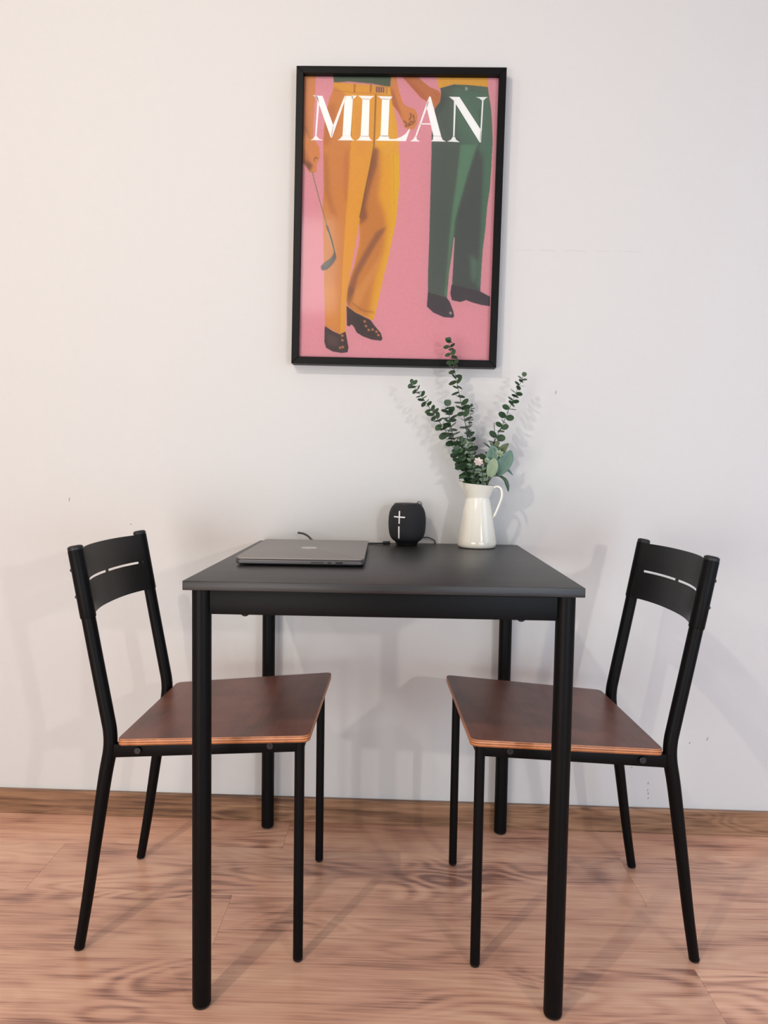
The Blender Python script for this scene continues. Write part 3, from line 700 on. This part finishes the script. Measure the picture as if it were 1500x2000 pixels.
def at(x, y, Y):           # photo position (1500x2000) on the vertical plane at depth Y: used once to find real-world places
    v = r_ * ((x - 750) / fpx) + f_ + u_ * (-(y - 1000) / fpx)
    t = (Y - CAM[1]) / v[1]; return Vector(CAM) + v * t
RND = random.Random(11)
leafR = [leaf_mesh(1, .90, .18, mat=M['leaf']), leaf_mesh(1, .82, .25, mat=M['leaf']), leaf_mesh(1, .95, .1, mat=M['leaf'])]
def orient(d, nrm):
    x = d.normalized(); z = (nrm - x * nrm.dot(x)).normalized(); y = z.cross(x)
    return Matrix((x, y, z)).transposed().to_4x4()
def sprig(name, pts, Ys, label, r0, r1, step, meshes, group, stem_m, ymax=.330, lean=.25, face=.35, s_r=.0011, start=.22, taper=.55, parts='leaf', grp=None):
    P = [at(x, y, Y) for (x, y), Y in zip(pts, Ys)]
    basep = P[0].copy(); e = empty(name, basep, 0, label, 'plant', group)
    path = smooth_path([p - basep for p in P], 8)
    bm = bmesh.new(); n = len(path); tube(bm, path, [s_r * (1.25 - .75 * i / n) for i in range(n)], 7); obj('stem', bm, stem_m, e)
    Ls = [0]
    for a, b in zip(path, path[1:]): Ls.append(Ls[-1] + (b - a).length)
    T = Ls[-1]; s = start * T; k = 0; az = RND.uniform(0, PI)
    while s < T * .995:
        i = max(j for j in range(n) if Ls[j] <= s); i = min(i, n - 2); f = (s - Ls[i]) / max(1e-6, Ls[i + 1] - Ls[i])
        p = path[i].lerp(path[i + 1], f); t_ = (path[i + 1] - path[i]).normalized()
        fr_ = s / T; size = (r0 + (r1 - r0) * fr_ ** 1.6) * RND.uniform(.88, 1.12)
        if fr_ < start + .1: size *= .85
        sidev = Vector((1, 0, 0)); sidev = (sidev - t_ * sidev.dot(t_)).normalized(); fw = t_.cross(sidev)
        for hh in (0, 1):
            ang = az + hh * PI + RND.uniform(-.3, .3)
            d = (sidev * math.cos(ang) + fw * math.sin(ang)) + t_ * (lean + RND.uniform(-.15, .3)); d.normalize()
            nr = t_ + Vector((RND.uniform(-.3, .3), -face * RND.uniform(.2, 1.8), RND.uniform(-.2, .2)))
            if abs(nr.normalized().dot(d)) > .93: nr = nr + Vector((0, -1, .4))
            tipw = basep + p + d * size
            if tipw.y > ymax: d.y *= .2; d.normalize(); 
            if (basep + p + d * size).y > ymax + .005: d.y = -.1; d.normalize()
            o = bpy.data.objects.new(parts, meshes[RND.randrange(len(meshes))]); col.objects.link(o); o.parent = e
            o.matrix_local = Matrix.Translation(p + d * s_r * .5) @ orient(d, nr) @ Matrix.Scale(size, 4)
        az += PI / 2 + RND.uniform(-.25, .25); s += step * (1 - taper * fr_ ** 2) * RND.uniform(.85, 1.1); k += 1
    # terminal bud leaves
    d = (path[-1] - path[-2]).normalized()
    for q_ in range(2):
        o = bpy.data.objects.new(parts, meshes[0]); col.objects.link(o); o.parent = e
        dd = (d + Vector((RND.uniform(-.5, .5), RND.uniform(-.3, .1), 0))).normalized()
        o.matrix_local = Matrix.Translation(path[-1]) @ orient(dd, Vector((RND.uniform(-.5, .5), -1, .2))) @ Matrix.Scale(r1 * .8, 4)
    return e
G = 'sprigs in the white pitcher'
BY = .262
sprig('eucalyptus_sprig', [(924, 1010), (917, 938), (903, 903), (883, 861), (853, 817), (824, 775), (805, 749)], [BY, BY - .003, .252, .245, .24, .24, .24],
      'round-leaved eucalyptus sprig leaning far left, leftmost in the pitcher', .026, .014, .0175, leafR, G, M['stem'], face=1.1)
sprig('eucalyptus_sprig', [(932, 1010), (925, 938), (916, 892), (912, 848), (905, 808), (894, 756), (886, 716), (876, 668)], [BY, .262, .262, .264, .266, .27, .272, .274],
      'tallest round-leaved eucalyptus sprig, rising up to the picture frame', .0275, .0155, .0195, leafR, G, M['stem'], face=1.0)
sprig('eucalyptus_sprig', [(930, 1010), (920, 938), (896, 890), (884, 848), (878, 815), (874, 793)], [BY, .258, .25, .248, .246, .245],
      'short round-leaved eucalyptus sprig between the left and the tallest one', .022, .020, .0165, leafR, G, M['stem'], face=.7)
sprig('eucalyptus_sprig', [(937, 1010), (940, 938), (950, 900), (966, 862), (975, 843), (989, 812), (1007, 769), (1022, 735)], [BY, .264, .266, .268, .268, .268, .268, .268],
      'round-leaved eucalyptus sprig leaning right, rightmost in the pitcher', .028, .014, .0175, leafR, G, M['stem'], face=1.1)
sprig('eucalyptus_sprig', [(934, 1010), (928, 938), (921, 880), (916, 835), (921, 795)], [BY, .272, .282, .288, .29],
      'short thin eucalyptus sprig behind the tallest one', .020, .011, .014, leafR, G, M['stem'], face=.8)
for pts, Ys, lb in (([(928, 1000), (912, 930), (900, 905), (893, 880)], [BY, .245, .235, .232], 'low dense dark leafy sprig over the pitcher lip, left side'),
                    ([(930, 1000), (918, 925), (905, 888), (900, 862)], [BY, .25, .242, .24], 'low dark leafy sprig at the middle left above the pitcher')):
    sprig('leafy_sprig', pts, Ys, lb, .0195, .017, .0120, leafR, G, M['stem'], face=1.1, start=.45, taper=.2)
# olive sprig on the right
oliv = [leaf_mesh(1, .62, .15, mat=M['leaf_olive'], tip=.2)]
sprig('olive_sprig', [(938, 1000), (945, 930), (958, 895), (968, 872)], [BY, .255, .25, .25], 'olive green leafy sprig at the right above the pitcher', .020, .018, .012, oliv, G, M['stem'], face=1.0, start=.45, taper=.2)
sage = [leaf_mesh(1, .6, .2, mat=M['sage'], tip=.25)]
sprig('sage_sprig', [(930, 1000), (927, 935), (920, 900), (914, 868)], [BY, .242, .232, .23], 'grey-green crinkly sage sprig in the centre of the greenery', .0155, .012, .0078, sage, G, M['stem'], face=1.2, start=.42, taper=.1)
sprig('sage_sprig', [(936, 1000), (943, 940), (941, 920), (938, 905)], [BY, .235, .226, .222], 'low grey-green sprig hanging over the front of the pitcher rim', .013, .011, .007, sage, G, M['stem'], face=1.2, start=.55, taper=.1)
fern = [leaf_mesh(1, .16, .05, mat=M['leaf'], tip=.5)]
def fernsprig(pts, Ys, label, size, step, mat, start, tipr):
    P = [at(x, y, Y) for (x, y), Y in zip(pts, Ys)]; bp0 = P[0].copy(); e = empty('fern_frond', bp0, 0, label, 'plant', G)
    path = smooth_path([p - bp0 for p in P], 10); n = len(path)
    bm = bmesh.new(); tube(bm, path, .0008, 6); obj('stem', bm, M['dark_stem'], e)
    tot = sum((b - a).length for a, b in zip(path, path[1:])); s = 0; nxt = start * tot
    for a, b in zip(path, path[1:]):
        s += (b - a).length
        while s >= nxt:
            t_ = (b - a).normalized(); fr_ = nxt / tot
            for sg_ in (-1, 1):
                d = (Vector((sg_, -.15, 0)) + t_ * .25).normalized()
                o = bpy.data.objects.new('leaflet', fern[0]); col.objects.link(o); o.parent = e
                o.matrix_local = Matrix.Translation(b) @ orient(d, Vector((0, -.5, 1))) @ Matrix.Scale(size * (1 - (1 - tipr) * fr_ ** 2), 4)
            nxt += step
fernsprig([(938, 1000), (950, 930), (962, 885), (966, 855), (965, 826)], [BY, .262, .262, .262, .262], 'thin comb-like fern frond standing upright at the right', .0125, .0062, None, .55, .35)
fernsprig([(932, 1000), (934, 925), (929, 892), (926, 866)], [BY, .235, .225, .222], 'comb-like fern frond leaning over the middle of the bouquet', .020, .0072, None, .5, .5)
# broad leaves
def broad(pts, Ys, wd, label, mat, name='broad_leaf', stem=True, nrm=(0, -1, .3), cupv=.25):
    P = [at(x, y, Y) for (x, y), Y in zip(pts, Ys)]; b0 = P[0].copy(); e = empty(name, b0, 0, label, 'plant', G)
    path = smooth_path([p - b0 for p in P], 6); n = len(path); k0 = int(n * .45)
    bm = bmesh.new(); tube(bm, path[:k0 + 2], .0009, 6); obj('stem', bm, M['stem'], e)
    bm = bmesh.new(); prev = None; nv = Vector(nrm)
    for i in range(k0, n):
        f = (i - k0) / (n - 1 - k0); t_ = (path[min(i + 1, n - 1)] - path[max(i - 1, 0)]).normalized(); sd = t_.cross(nv).normalized(); up2 = sd.cross(t_)
        wv = wd * max(.02, math.sin(PI * min(.995, .06 + .92 * f)) ** .75); row = []
        for c in (-1, -.5, 0, .5, 1): row.append(bm.verts.new(path[i] + sd * wv * .5 * c + up2 * wv * cupv * abs(c)))
        if prev:
            for a in range(4): bm.faces.new((prev[a], prev[a + 1], row[a + 1], row[a]))
        prev = row
    o = obj('blade', bm, mat, e); md = o.modifiers.new('s', 'SOLIDIFY'); md.thickness = .0005
    return e
broad([(938, 1000), (948, 940), (955, 915), (962, 885), (960, 870)], [BY, .255, .245, .238, .236], .030, 'wide sage-green leaf standing upright right of centre', M['blue'])
broad([(940, 1000), (952, 942), (972, 925), (988, 900), (998, 880)], [BY, .255, .242, .236, .236], .034, 'wide blue-green leaf pointing up to the right', M['blue'])
broad([(940, 1000), (950, 945), (957, 930), (962, 910), (966, 895)], [BY, .250, .236, .228, .226], .027, 'pale green rounded leaf above the right of the rim', M['pale'])
broad([(941, 1000), (952, 940), (966, 900), (980, 880), (993, 866)], [BY, .262, .256, .252, .252], .020, 'olive-grey leaf fanning right above the blue-green leaf', M['leaf_olive'])
broad([(942, 1000), (948, 941), (970, 930), (984, 936), (990, 948), (993, 960)], [BY, .250, .242, .240, .240, .240], .011, 'narrow drooping leaf hanging down over the handle', M['leaf'], nrm=(.3, -1, .8))
broad([(930, 1000), (925, 940), (912, 931), (903, 933), (896, 935)], [BY, .240, .230, .226, .224], .012, 'pointed dark leaf resting over the left of the rim', M['leaf'], nrm=(0, -.7, 1))
broad([(940, 1000), (952, 946), (975, 920), (990, 918), (1002, 928)], [BY, .26, .255, .252, .252], .008, 'thin blue-green leaf tip poking out at the right', M['blue'], nrm=(0, -1, .6))
# twig
P = [at(*q_) for q_ in ((945, 950, .262), (962, 900, .262), (982, 884, .26), (992, 888, .26), (999, 896, .26))]
bm = bmesh.new(); tube(bm, smooth_path([p - P[0] for p in P], 5), .0007, 6); o = obj('twig', bm, M['dark_stem']); o.location = P[0]; tag(o, 'thin dark curved twig at the right of the bouquet', 'plant', G)
# rosettes
pet = leaf_mesh(1, .62, .5, tip=.15, mat=M['petal']); pal = leaf_mesh(1, .6, .5, tip=.15, mat=M['pale'])
def rosette(x, y, Y, size, label, me, rings=((7, .25, 1), (6, .6, .75), (4, 1.0, .5))):
    c = at(x, y, Y); e = empty('rosette', at(934, 1000, .255), 0, label, 'plant', G); c = c - e.location
    bm = bmesh.new(); tube(bm, smooth_path([Vector((0, 0, 0)), c * .5 + Vector((0, .008, 0)), c + Vector((0, .004, 0))], 5), .001, 6); obj('stem', bm, M['stem'], e)
    ax = Vector((.1, -1, .5)).normalized(); s1 = ax.cross(Vector((0, 0, 1))).normalized(); s2_ = ax.cross(s1)
    for kk, (n, tilt, sc_) in enumerate(rings):
        for i in range(n):
            a = 2 * PI * i / n + kk * .4; rad = s1 * math.cos(a) + s2_ * math.sin(a); d = rad * math.cos(tilt) + ax * math.sin(tilt)
            o = bpy.data.objects.new('petal', me); col.objects.link(o); o.parent = e
            o.matrix_local = Matrix.Translation(c) @ orient(d, ax - rad * .2) @ Matrix.Scale(size * sc_, 4)
rosette(934, 903, .218, .0125, 'pinkish white rosette flower at the centre front', pet)
rosette(951, 900, .222, .008, 'small pale green rosette right of the pinkish flower', pal)
rosette(975, 887, .230, .011, 'white-green rosette near the right end of the greenery', pal)
